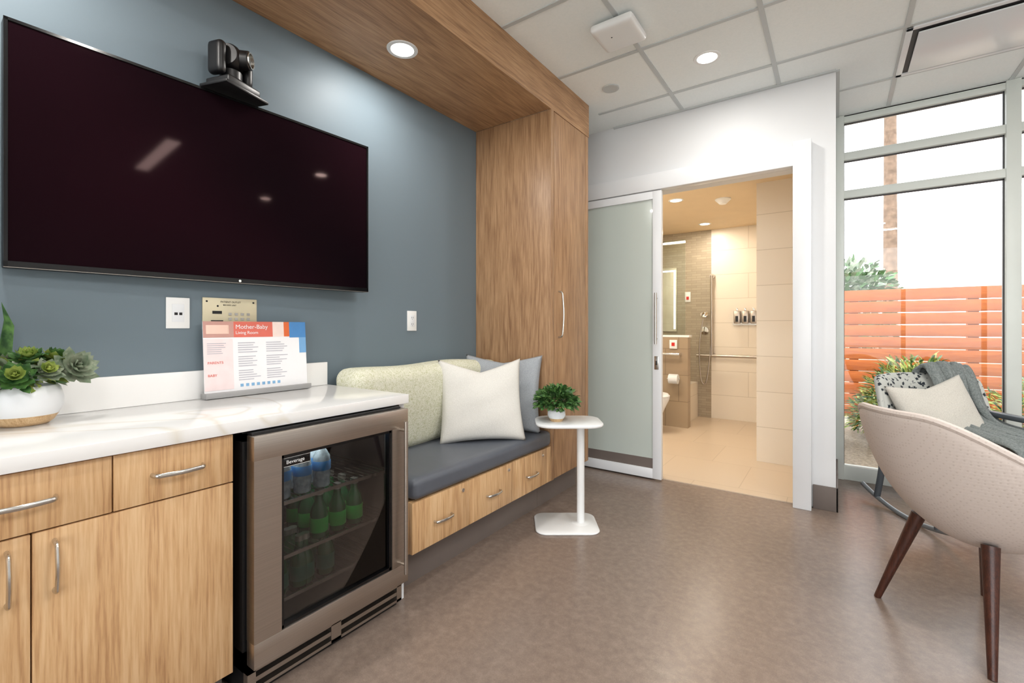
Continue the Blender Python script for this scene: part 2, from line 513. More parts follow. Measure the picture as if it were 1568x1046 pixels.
# ------------------------------------------------------------------ bench
bn = group('upholstered_bench')
box('carcass', (0.002, XF-0.022, 1.345, 2.50, 0.185, 0.405), wood_v, bn)
gy = [1.345, 1.717, 2.094, 2.45, 2.50]
for i in range(4):
    box('drawer_front_%d' % i, (XF-0.021, XF, gy[i]+0.0015, gy[i+1]-0.0015, 0.187, 0.403), wood_v, bn, bev=0.0015)
for i in range(3):
    c = (gy[i]+gy[i+1])/2
    pull('handle_%d' % i, (XF, c-0.055, 0.285), (XF, c+0.055, 0.285), (1, 0, 0), chrome, bn, h=0.025)
    lathe('lock_%d' % i, [(0.0001, 0.0), (0.0001, 0.006), (0.009, 0.005), (0.010, 0)][::-1], chrome2, bn, 16, loc=(XF, gy[i+1]-0.05, 0.37), rot=(0, math.pi/2, 0))
box('toe_kick', (0.002, 0.505, 1.345, 2.50, 0, 0.185), base_gray, bn)
softbox('seat_cushion', (0.312, 1.922, 0.455), (0.305, 0.574, 0.047), 0.03, slate_vinyl, bn, puff=0.004)
def backfn(p):
    t = (p.z+0.23)/0.46
    return Vector((p.x+0.025*math.sin(t*math.pi*0.9), p.y, p.z+0.006*math.sin(p.y*9)))
softbox('back_cushion', (0.114, 1.922, 0.718), (0.100, 0.572, 0.218), 0.06, lime, bn, puff=0.005, n=26, fn=backfn)

pillow('ivory_throw_pillow', 0.49, 0.48, 0.16, ivory, dent=0.13, seed=4, loc=(0.395, 2.075, 0.728), rot=(0, math.radians(-17), math.radians(-42)))
pillow('gray_throw_pillow', 0.50, 0.48, 0.14, grayf, dent=0.07, seed=9, loc=(0.345, 2.34, 0.735), rot=(0, math.radians(-13), math.radians(-66)))

# ------------------------------------------------------------------ kitchenette
kc = group('base_cabinet')
FX = 0.575
box('carcass', (0.002, FX-0.022, -1.3, 0.657, 0.10, 0.826), wood_v, kc)
box('toe_kick', (0.002, 0.50, -1.3, 0.657, 0, 0.10), base_gray, kc)
for i, (a, b_) in enumerate([(-0.9, -0.056), (-0.053, 0.3725), (0.3755, 0.657)]):
    box('drawer_front_%d' % i, (FX-0.02, FX, a, b_, 0.681, 0.822), wood_v, kc, bev=0.0015)
for i, (a, b_) in enumerate([(-0.9, -0.205), (-0.202, 0.229), (0.232, 0.657)]):
    box('door_%d' % i, (FX-0.02, FX, a, b_, 0.105, 0.677), wood_v, kc, bev=0.0015)
pull('drawer_handle_a', (FX, 0.455, 0.752), (FX, 0.575, 0.752), (1, 0, 0), chrome, kc)
pull('drawer_handle_b', (FX, 0.15, 0.752), (FX, 0.27, 0.752), (1, 0, 0), chrome, kc)
pull('door_handle_a', (FX, 0.268, 0.535), (FX, 0.268, 0.65), (1, 0, 0), chrome, kc)
pull('door_handle_b', (FX, 0.192, 0.535), (FX, 0.192, 0.65), (1, 0, 0), chrome, kc)
box('end_panel', (0.002, 0.565, 1.312, 1.338, 0, 0.826), white_gloss, kc)

ct = group('quartz_countertop')
box('slab', (0.001, 0.592, -1.3, 1.342, 0.827, 0.864), quartz_m, ct, bev=0.002)
box('backsplash', (0.001, 0.021, -1.3, 1.335, 0.8645, 0.975), quartz_m, ct, bev=0.001)

# beverage fridge
fr = group('beverage_refrigerator')
fy0, fy1 = 0.682, 1.300
boxes('cabinet_shell', [(0.04, 0.58, fy0, fy0+0.03, 0.09, 0.82), (0.04, 0.58, fy1-0.03, fy1, 0.09, 0.82), (0.04, 0.06, fy0, fy1, 0.09, 0.82),
                        (0.04, 0.58, fy0, fy1, 0.795, 0.822), (0.04, 0.58, fy0, fy1, 0.09, 0.15)], black, fr)
boxes('kick_grille', [(0.10, 0.575, fy0+0.01, fy1-0.01, 0.0, 0.10)], black, fr)
gr = [(0.575, 0.60, fy0+0.005, fy1-0.005, 0.085, 0.10), (0.575, 0.60, fy0+0.005, fy1-0.005, 0.025, 0.035),
      (0.575, 0.60, fy0+0.005, fy0+0.03, 0.025, 0.1), (0.575, 0.60, fy1-0.03, fy1-0.005, 0.025, 0.1), (0.575, 0.60, fy0+0.29, fy0+0.33, 0.025, 0.1),
      (0.575, 0.598, fy0+0.02, fy1-0.02, 0.052, 0.066)]
boxes('grille_bars', gr, steel, fr)
dx0, dx1 = 0.588, 0.634
gy0, gy1, gz0, gz1 = 0.775, 1.218, 0.19, 0.74
dy0, dy1, dz0, dz1 = 0.69, 1.30, 0.112, 0.815
box('door_rail_bottom', (dx0, dx1, dy0, dy1, dz0, gz0), steel, fr, bev=0.002)
box('door_rail_top', (dx0, dx1, dy0, dy1, gz1, dz1), steel, fr, bev=0.002)
box('door_stile_left', (dx0, dx1, dy0, gy0, gz0-0.001, gz1+0.001), steel, fr)
box('door_stile_right', (dx0, dx1, gy1, dy1, gz0-0.001, gz1+0.001), steel, fr)
boxes('door_gasket', [(dx1-0.03, dx1-0.006, gy0, gy0+0.01, gz0, gz1), (dx1-0.03, dx1-0.006, gy1-0.01, gy1, gz0, gz1), (dx1-0.03, dx1-0.006, gy0, gy1, gz1-0.01, gz1), (dx1-0.03, dx1-0.006, gy0, gy1, gz0, gz0+0.01)], black_gloss, fr)
box('door_glass', (dx1-0.022, dx1-0.018, gy0, gy1, gz0, gz1), fridge_glass, fr)
box('hinge_cap', (0.582, 0.61, dy0+0.005, dy1-0.02, 0.8155, 0.8225), black, fr)
box('badge', (dx1-0.0175, dx1-0.014, gy0+0.012, gy0+0.105, gz1-0.045, gz1-0.012), black_gloss, fr, bev=0.001)
boxes('badge_outline', [(dx1-0.0142, dx1-0.0136, gy0+0.014, gy0+0.103, z, z+0.0012) for z in (gz1-0.043, gz1-0.0155)], white_plastic, fr)
text('badge_label', 'Beverage', 0.017, (dx1-0.0138, gy0+0.022, gz1-0.034), white_plastic, fr)
tube('door_handle', [(dx1, 1.262, 0.20), (dx1+0.03, 1.262, 0.20)], 0.006, steel, fr, smooth=False)
tube('door_handle_post', [(dx1, 1.262, 0.735), (dx1+0.03, 1.262, 0.735)], 0.006, steel, fr, smooth=False)
tube('door_handle_bar', [(dx1+0.03, 1.262, 0.165), (dx1+0.03, 1.262, 0.77)], 0.008, steel, fr, smooth=False)
sh = []
for z in (0.245, 0.385, 0.565):
    for k in range(24):
        yy = fy0+0.035+k*(fy1-fy0-0.07)/23
        sh.append((0.08, 0.56, yy-0.0012, yy+0.0012, z-0.0025, z))
    sh.append((0.555, 0.562, fy0+0.03, fy1-0.03, z-0.012, z)); sh.append((0.30, 0.304, fy0+0.03, fy1-0.03, z-0.005, z))
boxes('wire_shelves', sh, chrome, fr)
green_glass = plain('green_bottle_glass', srgb(20, 96, 52), 0.08, spec=0.8, coat=0.5)
green_label = plain('green_label', srgb(46, 190, 74), 0.5)
green_label2 = plain('teal_label', srgb(30, 110, 88), 0.5)
clearp = plain('clear_bottle_plastic', srgb(150, 165, 172), 0.12, var=0.3, nscale=60, coat=0.5)
blue_label = plain('blue_label', srgb(60, 130, 190), 0.4)
silver = plain('silver_foil', srgb(190, 190, 180), 0.3, metal=0.8)
def bottle_green(i, x, y, z, lab):
    lathe('green_bottle_%d' % i, [(0.0001, 0), (0.029, 0.0), (0.031, 0.006), (0.031, 0.085), (0.026, 0.105), (0.014, 0.13), (0.012, 0.165), (0.0001, 0.166)], green_glass, fr, 20, loc=(x, y, z))
    lathe('bottle_label_%d' % i, [(0.0314, 0.02), (0.0318, 0.021), (0.0318, 0.07), (0.0314, 0.071)], lab, fr, 20, loc=(x, y, z))
    lathe('bottle_cap_%d' % i, [(0.0125, 0.150), (0.0155, 0.151), (0.0155, 0.17), (0.0001, 0.171)], silver, fr, 16, loc=(x, y, z))
def bottle_water(i, x, y, z):
    lathe('water_bottle_%d' % i, [(0.0001, 0), (0.027, 0.0), (0.03, 0.006), (0.028, 0.03), (0.031, 0.04), (0.029, 0.07), (0.031, 0.09), (0.029, 0.11), (0.016, 0.132), (0.013, 0.14), (0.0001, 0.14)], clearp, fr, 20, loc=(x, y, z))
    lathe('water_label_%d' % i, [(0.0314, 0.06), (0.0318, 0.061), (0.0318, 0.092), (0.0314, 0.093)], blue_label, fr, 20, loc=(x, y, z))
    lathe('water_cap_%d' % i, [(0.0145, 0.138), (0.0145, 0.153), (0.0001, 0.154)], white_plastic, fr, 16, loc=(x, y, z))
k = 0
for x in (0.52, 0.44, 0.36):
    for j, y in enumerate((0.76, 0.835, 0.91, 0.985)):
        bottle_water(k, x, y, 0.567); k += 1
for x in (0.52, 0.44, 0.36):
    for j, y in enumerate((0.75, 0.825, 0.90, 0.975, 1.05, 1.125)):
        bottle_green(k, x, y, 0.387 if y > 0.93 else 0.247, green_label if j > 2 else green_label2); k += 1
for x in (0.52, 0.44):
    for y in (0.76, 0.84):
        bottle_green(k, x, y+0.16, 0.247, green_label2); k += 1
box('led_strip', (0.50, 0.55, fy0+0.06, fy1-0.06, 0.785, 0.794), white_plastic, fr)
area('interior_lamp', (0.52, 0.99, 0.78), 0.04, 1.5, (0.95, 1, 1), shape='RECTANGLE', sy=0.4, parent=fr)

# ------------------------------------------------------------------ TV
tvw, tvh = 1.262, 0.745
tv = group('flat_screen_television', (0.058, 0.885, 1.697), (0, 0, math.radians(-2.5)))
def tvmat():
    m, nt, b = newmat('tv_screen')
    f = noise(nt, coords(nt), 1.2, 1)
    nt.links.new(ramp(nt, f, [(0.3, srgb(16, 9, 13)), (0.7, srgb(28, 12, 18))]), b.inputs['Base Color'])
    b.inputs['Roughness'].default_value = 0.05; b.inputs['Specular IOR Level'].default_value = 0.02
    b.inputs['Specular Tint'].default_value = (1, 0.66, 0.62, 1)
    return m
box('housing', (-0.035, 0.012, -tvw/2, tvw/2, -tvh/2, tvh/2), black, tv, bev=0.004)
box('screen', (0.0121, 0.0135, -tvw/2+0.010, tvw/2-0.010, -tvh/2+0.020, tvh/2-0.010), tvmat(), tv)
boxes('bezel', [(0.010, 0.0165, -tvw/2, tvw/2, -tvh/2, -tvh/2+0.019), (0.010, 0.0165, -tvw/2, tvw/2, tvh/2-0.009, tvh/2),
                (0.010, 0.0165, -tvw/2, -tvw/2+0.009, -tvh/2, tvh/2), (0.010, 0.0165, tvw/2-0.009, tvw/2, -tvh/2, tvh/2)], black_gloss, tv)
box('bottom_strip', (0.0165, 0.0170, -tvw/2, tvw/2, -tvh/2, -tvh/2+0.0015), steel, tv)
box('wall_mount', (-0.056, -0.034, -0.2, 0.2, -0.15, 0.15), black, tv)
lathe('logo', [(0.0001, 0.0012), (0.005, 0.001), (0.005, 0)][::-1], white_plastic, tv, 16, loc=(0.0165, 0.02, -tvh/2+0.0095), rot=(0, math.pi/2, 0))

# PTZ camera
pc = group('conference_camera', (0.075, 0.87, 2.070), (0, 0, math.radians(18)))
box('shelf_bracket', (-0.045, 0.09, -0.10, 0.10, 0.0, 0.012), black, pc, bev=0.003)
box('base', (-0.045, 0.075, -0.075, 0.075, 0.012, 0.046), black, pc, bev=0.008, seg=3)
lathe('neck', [(0.05, 0.0), (0.048, 0.012), (0.04, 0.02), (0.04, 0.05)], black, pc, 28, loc=(0, 0, 0.046))
for s in (-1, 1):
    softbox('yoke_%s' % ('a' if s < 0 else 'b'), (0, s*0.062, 0.125), (0.036, 0.018, 0.064), 0.017, black, pc, n=8)
hd = group('head_mount', (0, 0, 0.15), (0, 0, math.radians(26))); hd.parent = pc
lathe('head', [(0.0001, -0.048), (0.03, -0.048), (0.044, -0.036), (0.050, 0.0), (0.049, 0.03), (0.04, 0.045), (0.0001, 0.045)], black, hd, 28, rot=(math.pi/2, 0, 0))
lathe('lens_barrel', [(0.038, 0.0), (0.036, 0.06), (0.03, 0.064), (0.028, 0.058), (0.0001, 0.056)], black, hd, 28, loc=(0.01, 0, 0), rot=(0, math.pi/2, 0))
lathe('lens_ring', [(0.031, 0.060), (0.031, 0.067), (0.027, 0.067), (0.027, 0.060)], chrome, hd, 28, loc=(0.01, 0, 0), rot=(0, math.pi/2, 0))

# ------------------------------------------------------------------ plates
def plate(name, y, z, w, h, kind):
    gp = group(name, (0, y, z))
    box('cover', (0.0, 0.006, -w/2, w/2, -h/2, h/2), white_plastic if kind != 'ctl' else beige_plate, gp, bev=0.002)
    if kind == 'duplex':
        box('insert', (0.006, 0.008, -0.017, 0.017, -0.034, 0.034), white_gloss, gp, bev=0.0008)
        for s in (-1, 1):
            boxes('slots_%d' % (s+1), [(0.0078, 0.0085, -0.007, -0.005, s*0.019-0.004, s*0.019+0.005), (0.0078, 0.0085, 0.005, 0.007, s*0.019-0.004, s*0.019+0.005), (0.0078, 0.0085, -0.0015, 0.0015, s*0.019-0.011, s*0.019-0.008)], black, gp)
    elif kind == 'data':
        box('insert', (0.006, 0.0075, -0.02, 0.02, -0.034, 0.034), white_gloss, gp, bev=0.0008)
        boxes('jacks', [(0.0072, 0.008, -0.013, -0.002, -0.008, 0.002), (0.0072, 0.008, 0.003, 0.013, -0.008, 0.002)], black, gp)
    else:
        boxes('display', [(0.006, 0.0075, -0.07, -0.035, 0.0, 0.012), (0.006, 0.0075, -0.075, -0.03, -0.03, -0.026)], black, gp)
        boxes('jack_ports', [(0.006, 0.009, -0.01+0.024*i, 0.002+0.024*i, -0.005-0.02*j, 0.005-0.02*j) for i in range(4) for j in range(2)], chrome, gp)
        for i, (py, pz) in enumerate(((-0.09, 0.05), (0.09, 0.05), (-0.05, 0.032))):
            lathe('screw_%d' % i, [(0.004, 0), (0.003, 0.002), (0.0001, 0.0022)], black, gp, 12, loc=(0.006, py, pz), rot=(0, math.pi/2, 0))
        text('heading', 'PATIENT OUTLET', 0.010, (0.0068, -0.040, 0.046), black, gp)
        text('subheading', 'BEDSIDE UNIT', 0.008, (0.0068, -0.030, 0.034), black, gp)
    return gp
plate('data_outlet', 0.712, 1.20, 0.078, 0.118, 'data')
plate('patient_control_plate', 0.90, 1.20, 0.21, 0.13, 'ctl')
plate('duplex_outlet', 1.902, 1.183, 0.072, 0.118, 'duplex')

# ------------------------------------------------------------------ counter sign
sg = group('counter_sign', (0.055, 0.995, 0.8645), (0, math.radians(-4), 0))
gray_base = plain('sign_base_gray', srgb(150, 150, 150), 0.4)
paper = plain('sign_paper', srgb(240, 240, 242), 0.22, var=0.01)
sw = 0.425
box('base', (-0.02, 0.03, -sw/2-0.005, sw/2+0.005, 0, 0.022), gray_base, sg, bev=0.002)
box('card', (0, 0.004, -sw/2, sw/2, 0.018, 0.305), paper, sg)
def flat(name, y0, y1, z0, z1, col, off=0.0006):  # sign ink colours are lightened to paint in reflected glare
    return box(name, (0.004, 0.004+off, y0, y1, z0, z1), plain(name+'_ink', col, 0.3, var=0.03, nscale=30), sg)
flat('pink_column', -sw/2, -0.105, 0.03, 0.235, srgb(240, 222, 222))
flat('header_orange', -0.1, 0.06, 0.24, 0.305, srgb(220, 112, 96))
flat('header_pale', 0.06, 0.11, 0.24, 0.305, srgb(242, 222, 214))
flat('header_orange_b', 0.11, 0.135, 0.24, 0.305, srgb(226, 110, 60))
flat('header_blue', 0.135, sw/2, 0.235, 0.305, srgb(80, 140, 200), 0.0009)
flat('side_blue', 0.180, sw/2, 0.165, 0.235, srgb(120, 170, 216), 0.0009)
flat('header_photo', -sw/2, -0.1, 0.24, 0.305, srgb(196, 150, 140))
softbox('photo_hand', (0.0046, -0.16, 0.272), (0.0008, 0.042, 0.018), 0.0007, plain('skin_tone_ink', srgb(236, 200, 184), 0.5), sg, n=6)
redt = plain('red_ink', srgb(220, 100, 84), 0.5); grt = plain('gray_ink', srgb(176, 176, 186), 0.5)
text('title', 'Mother-Baby', 0.025, (0.0052, -0.093, 0.275), white_plastic, sg)
text('subtitle', 'Living Room', 0.018, (0.0052, -0.093, 0.253), white_plastic, sg)
text('heading_a', 'PARENTS', 0.014, (0.0052, -0.20, 0.135), redt, sg)
text('heading_b', 'BABY', 0.014, (0.0052, -0.20, 0.085), redt, sg)
ln = []
for c0 in (-0.085, 0.03):
    for i in range(17):
        z = 0.215-i*0.0095
        if i in (5, 11): continue
        ln.append((0.0042, 0.0048, c0, c0+random.uniform(0.055, 0.095), z, z+0.0028))
for i in range(6): ln.append((0.0042, 0.0050, -0.20, -0.20+random.uniform(0.05, 0.08), 0.215-i*0.008, 0.2175-i*0.008))
boxes('text_lines', ln, grt, sg)
boxes('footer_icons', [(0.004, 0.0048, -0.08+0.022*i, -0.068+0.022*i, 0.036, 0.048) for i in range(8)], plain('footer_blue_ink', srgb(130, 176, 214), 0.4), sg)

# ------------------------------------------------------------------ counter plant
pl = group('succulent_planter', (0.135, 0.285, 0.8645))
lathe('pot', [(0.072, 0.028), (0.082, 0.05), (0.083, 0.075), (0.076, 0.105), (0.070, 0.112), (0.064, 0.108), (0.064, 0.095), (0.0001, 0.095)], white_gloss, pl)
lathe('wood_foot', [(0.0001, 0), (0.05, 0), (0.062, 0.01), (0.0722, 0.028), (0.0001, 0.028)], pot_wood, pl)
foliage('filler_leaves', (0, 0, 0.12), 0.085, 200, 0.04, 0.022, [leaf_g, leaf_y, leaf_b], pl, 0.7, seed=2)
rosette('rosette_large', (0.035, 0.095, 0.155), (0.8, 0.35, 0.45), 0.068, [leaf_b, leaf_b], pl, 6)
rosette('rosette_lime', (0.075, -0.03, 0.14), (0.8, -0.1, 0.5), 0.05, [leaf_y, leaf_g], pl)
rosette('rosette_top', (0.02, 0.005, 0.185), (0.4, -0.1, 0.9), 0.05, [leaf_y, leaf_g], pl)
rosette('rosette_green', (0.0, 0.06, 0.18), (0.1, 0.3, 0.9), 0.052, [leaf_g, leaf_y], pl)
rosette('rosette_mid', (0.06, 0.035, 0.15), (0.8, 0.1, 0.6), 0.045, [leaf_y, leaf_b], pl)
rosette('rosette_back', (-0.03, -0.05, 0.165), (-0.2, -0.3, 0.9), 0.05, [leaf_g, leaf_b], pl)
vs, fs, fm = [], [], []
for a, t in ((0.0, 0.1), (2.1, 0.45), (4.0, 0.4), (5.2, 0.3)):
    leafverts(Vector((-0.01, -0.075, 0.12)), Vector((math.cos(a)*t, math.sin(a)*t, 1)), Vector((0.6, 0.8, 0)), 0.25, 0.06, vs, fs, fm, 0)
mk('tall_leaves', vs, fs, leaf_g, pl, angle=60)

# ------------------------------------------------------------------ side table
st = group('side_table', (0.77, 2.375, 0))
def rplate(name, z0, z1, hw, hd, rr, mat, parent, rot=0, cx=0, cy=0, bulge=0.02):
    pts = []
    for q, (sx, sy) in enumerate(((1, 1), (-1, 1), (-1, -1), (1, -1))):
        for k in range(11):
            a = math.radians(q*90+k*9)
            pts.append(Vector((sx*(hw-rr)+rr*math.cos(a), sy*(hd-rr)+rr*math.sin(a), 0)))
    R = Matrix.Rotation(rot, 3, 'Z')
    n = len(pts); vs = []; fs = []
    e = min(0.004, (z1-z0)*0.4)
    for z, s in ((z0, -e), (z0+e, 0), (z1-e, 0), (z1, -e)):
        for p in pts:
            q = R @ (p*(1+s/max(hw, hd))); vs.append((q.x+cx, q.y+cy, z))
    for l in range(3):
        for i in range(n):
            j = (i+1) % n; fs.append((l*n+i, l*n+j, (l+1)*n+j, (l+1)*n+i))
    fs.append(tuple(range(n))[::-1]); fs.append(tuple(3*n+i for i in range(n)))
    return mk(name, vs, fs, mat, parent, angle=50)
ry = math.radians(35)
rplate('table_top', 0.585, 0.602, 0.192, 0.150, 0.09, metal_white, st, ry, cx=0.015, cy=0.02)
rplate('base_plate', 0.0, 0.012, 0.180, 0.145, 0.06, metal_white, st, ry, cx=0.01, cy=0.0)
lathe('column', [(0.05, 0.012), (0.024, 0.018), (0.022, 0.03), (0.022, 0.56), (0.03, 0.585), (0.0001, 0.585)], metal_white, st, 24, loc=(0.08, 0.05, 0))
pp = group('potted_table_plant', (0.735, 2.345, 0.602))
lathe('pot', [(0.044, 0.018), (0.052, 0.035), (0.05, 0.06), (0.044, 0.066), (0.04, 0.055), (0.0001, 0.055)], white_gloss, pp)
lathe('wood_foot', [(0.0001, 0), (0.034, 0), (0.044, 0.018), (0.0001, 0.018)], pot_wood, pp)
foliage('foliage', (0, 0, 0.112), 0.122, 1100, 0.035, 0.017, [leaf_g, leaf_g, leafm('leaf_mid', srgb(52, 96, 44), srgb(104, 140, 74))], pp, 0.72, low=-0.35, seed=5)

# ------------------------------------------------------------------ sliding door
sd = group('door_1')
DR = 1.005; DZ = 2.165
y0, y1 = YB-0.065, YB-0.025
boxes('frame', [(DR-0.065, DR, y0, y1, 0.012, DZ), (0.02, 0.085, y0, y1, 0.012, DZ), (0.085, DR-0.065, y0, y1, 0.012, 0.085), (0.085, DR-0.065, y0, y1, DZ-0.06, DZ)], white_gloss, sd, bev=0.002)
box('frosted_pane', (0.085, DR-0.065, y0+0.012, y1-0.012, 0.16, DZ-0.06), frost, sd)
box('baseboard_strip', (0.085, DR-0.065, y0+0.010, y1-0.010, 0.085, 0.16), base_gray, sd)  # wall baseboard seen through the glass, drawn as a strip inside the door
tube('pull_bar', [(DR-0.032, y0-0.035, 1.02), (DR-0.032, y0-0.035, 1.40)], 0.009, chrome, sd, smooth=False)
tube('pull_post_a', [(DR-0.032, y0, 1.06), (DR-0.032, y0-0.035, 1.06)], 0.006, chrome, sd, smooth=False)
tube('pull_post_b', [(DR-0.032, y0, 1.36), (DR-0.032, y0-0.035, 1.36)], 0.006, chrome, sd, smooth=False)
box('lock_plate', (DR-0.05, DR-0.018, y0-0.004, y0+0.001, 0.83, 0.93), chrome, sd, bev=0.001)
box('lock_thumb', (DR-0.038, DR-0.030, y0-0.014, y0-0.004, 0.865, 0.895), black, sd, bev=0.001)
box('trim_door_header', (0.02, DX1+0.002, YB-0.075, YB, 2.17, 2.295), white_gloss, bev=0.003)
box('trim_door_jamb', (DX1, DX1+0.10, YB-0.075, YB, 0, 2.325), white_gloss, bev=0.003)
boxes('trim_door_reveal', [(DX1-0.004, DX1, YB, YB+0.1, 0, DH), (DX0, DX0+0.004, YB, YB+0.1, 0, DH)], white_gloss)

# ------------------------------------------------------------------ bathroom
BX0 = -0.1; BYF = 6.2; BH = 2.37; BX1 = CX-0.1
box('floor_bathroom', (BX0, BX1, YB+0.0, BYF, 0.0, 0.006), bath_floor)
box('ceiling_bathroom', (BX0-0.1, BX1, YB+0.1, BYF+0.1, BH, BH+0.08), bath_ceil)
box('wall_bathroom_far', (0.78, 1.55, BYF, BYF+0.1, 0, BH), bath_xz)
box('wall_bathroom_mosaic', (BX0-0.1, 0.78, BYF, BYF+0.1, 0, BH), mosaic)
box('wall_bathroom_left', (BX0-0.1, BX0, YB+0.1, BYF, 0, BH), bath_yz)
box('wall_bathroom_column', (1.51, CX, 4.42, BYF+0.1, 0, BH), bath_xz)
box('wall_bathroom_right', (BX1-0.02, BX1, YB+0.1, 4.42, 0, BH), bath_yz)
pw = group('wall_bathroom_partition')
box('pony_wall', (BX0, 0.70, 5.39, 5.50, 0, 1.03), mosaic_b, pw)
box('cap', (BX0, 0.715, 5.385, 5.515, 1.03, 1.055), quartz_m, pw, bev=0.002)
box('glass_screen', (BX0, 0.66, 5.44, 5.448, 1.055, 2.15), glass('shower_glass', (0.9, 0.93, 0.9, 1)), pw)
box('tub_ledge', (0.30, 0.62, 5.60, 6.195, 0.006, 0.45), bath_yz)
mr = group('lit_mirror')
box('mirror_glass', (-0.09, 0.36, 6.17, 6.195, 1.09, 1.92), plain('mirror_silver', (0.8, 0.8, 0.8, 1), 0.03, metal=1), mr)
lit = plain('mirror_led', (1, .95, .85, 1), 0.5, emit=(1, 0.93, 0.8, 1), es=3)
boxes('light_band', [(0.325, 0.345, 6.165, 6.17, 1.12, 1.89), (-0.07, 0.345, 6.165, 6.17, 1.87, 1.89)], lit, mr)
sb = group('shower_slide_bar')
tube('bar', [(0.80, 6.13, 0.79), (0.80, 6.13, 1.79)], 0.018, steel, sb, smooth=False)
for z in (0.80, 1.78): tube('mount', [(0.80, 6.2, z), (0.80, 6.13, z)], 0.03, steel, sb, smooth=False)
tube('horizontal_rail', [(0.62, 6.13, 0.79), (1.50, 6.13, 0.79)], 0.018, steel, sb, smooth=False)
tube('hose', [(0.70, 6.12, 1.25), (0.66, 6.10, 0.9), (0.68, 6.10, 0.5), (0.74, 6.10, 0.46), (0.78, 6.12, 0.8), (0.79, 6.14, 1.1)], 0.008, steel, sb)
lathe('hand_shower', [(0.0001, 0), (0.045, 0), (0.045, 0.015), (0.02, 0.03), (0.0001, 0.03)], chrome2, sb, 20, loc=(0.72, 6.10, 1.30), rot=(math.radians(60), 0, 0))
lathe('valve', [(0.0001, 0.02), (0.05, 0.016), (0.055, 0)][::-1], chrome2, sb, 24, loc=(0.70, 6.2, 1.1), rot=(math.pi/2, 0, 0))
ds = group('soap_dispenser_set')
boxes('bottles', [(1.05+0.09*i, 1.12+0.09*i, 6.12, 6.19, 1.19, 1.34) for i in range(3)], steel, ds, bev=0.006)
boxes('pumps', [(1.075+0.09*i, 1.095+0.09*i, 6.12, 6.15, 1.34, 1.375) for i in range(3)], chrome2, ds, bev=0.002)
boxes('black_windows', [(1.07+0.09*i, 1.10+0.09*i, 6.116, 6.12, 1.21, 1.28) for i in range(3)], black, ds)
box('bracket', (1.03, 1.32, 6.185, 6.20, 1.17, 1.2), chrome, ds)
gb = group('toilet_grab_bar')
tube('bar', [(0.25, 5.392, 0.84), (0.25, 5.33, 0.84), (0.62, 5.33, 0.84), (0.62, 5.392, 0.84)], 0.016, chrome2, gb, smooth=False)
tp = group('toilet_paper_roll')
lathe('roll', [(0.02, -0.05), (0.055, -0.05), (0.055, 0.05), (0.02, 0.05)], white_paint, tp, 24, loc=(0.56, 5.33, 0.56), rot=(0, math.pi/2, 0))
tube('holder', [(0.49, 5.39, 0.57), (0.49, 5.33, 0.56), (0.63, 5.33, 0.56)], 0.008, chrome2, tp, smooth=False)
al = group('nurse_call_station')
box('plate', (0.50, 0.585, 5.374, 5.384, 0.90, 1.0), white_plastic, al, bev=0.002)
box('button', (0.525, 0.56, 5.370, 5.374, 0.93, 0.97), red, al)
al2 = group('nurse_call_station')
box('plate', (0.46, 0.53, 6.19, 6.2, 1.47, 1.60), white_plastic, al2, bev=0.002)
box('button', (0.48, 0.51, 6.186, 6.19, 1.50, 1.54), red, al2)
to = group('toilet', (-0.09, 4.98, 0.006))
softbox('tank', (0.10, 0, 0.58), (0.095, 0.20, 0.18), 0.03, white_gloss, to, n=8)
lathe('bowl', [(0.0001, 0), (0.12, 0), (0.11, 0.12), (0.15, 0.25), (0.19, 0.36), (0.195, 0.39), (0.0001, 0.39)], white_gloss, to, 32, loc=(0.45, 0, 0), sx=1.3, sy=0.95)
lathe('seat', [(0.0001, 0.39), (0.20, 0.39), (0.205, 0.405), (0.19, 0.425), (0.0001, 0.43)], white_gloss, to, 32, loc=(0.45, 0, 0), sx=1.25, sy=0.95)
box('pedestal_back', (0.02, 0.35, -0.11, 0.11, 0, 0.40), white_gloss, to, bev=0.03, seg=3)
WB = (1, 0.88, 0.72)
for (x, y, e) in ((0.80, 4.56, 7), (0.79, 5.80, 8)):
    d = group('bathroom_downlight', (x, y, BH)); downlight(d, 0.065, e, WB, 10)
d = group('bathroom_ceiling_sprinkler', (1.18, 4.77, BH+0.001))
lathe('escutcheon', [(0.07, 0), (0.07, -0.01), (0.05, -0.03), (0.03, -0.05), (0.0001, -0.05)], white_plastic, d)
d = group('bathroom_fill_light', (0.25, 4.2, BH))  # unseen fixture added as a strong warm light for the bathroom
box('housing', (-0.3, 0.3, -0.1, 0.1, -0.02, 0), white_plastic, d)
area('lamp', (0, 0, -0.03), 0.55, 20, WB, shape='RECTANGLE', sy=0.18, parent=d)

# ------------------------------------------------------------------ ceiling fixtures
for (x, y) in ((1.44, 2.90), (2.63, 2.58), (1.44, 0.6), (4.0, 2.58), (2.63, -0.4)):
    d = group('ceiling_downlight', (x, y, H)); downlight(d, 0.07, 7)
for yy in (1.32, -0.9):  # the one behind the camera is an extra lamp added for brightness
    ll = group('linear_ceiling_light', (3.23, yy, H))
    box('housing', (-0.57, 0.57, -0.07, 0.07, -0.012, 0), white_plastic, ll, bev=0.002)
    box('diffuser', (-0.55, 0.55, -0.05, 0.05, -0.016, -0.0121), plain('led_diffuser', (1, 1, 1, 1), 0.5, emit=(1, 0.98, 0.95, 1), es=6), ll)
    area('lamp', (0, 0, -0.03), 1.1, 30, (1, 0.98, 0.96), shape='RECTANGLE', sy=0.1, parent=ll)
ap = group('wireless_access_point', (1.12, 2.33, H))
softbox('body', (0, 0, -0.036), (0.115, 0.115, 0.022), 0.018, white_plastic, ap, n=10)
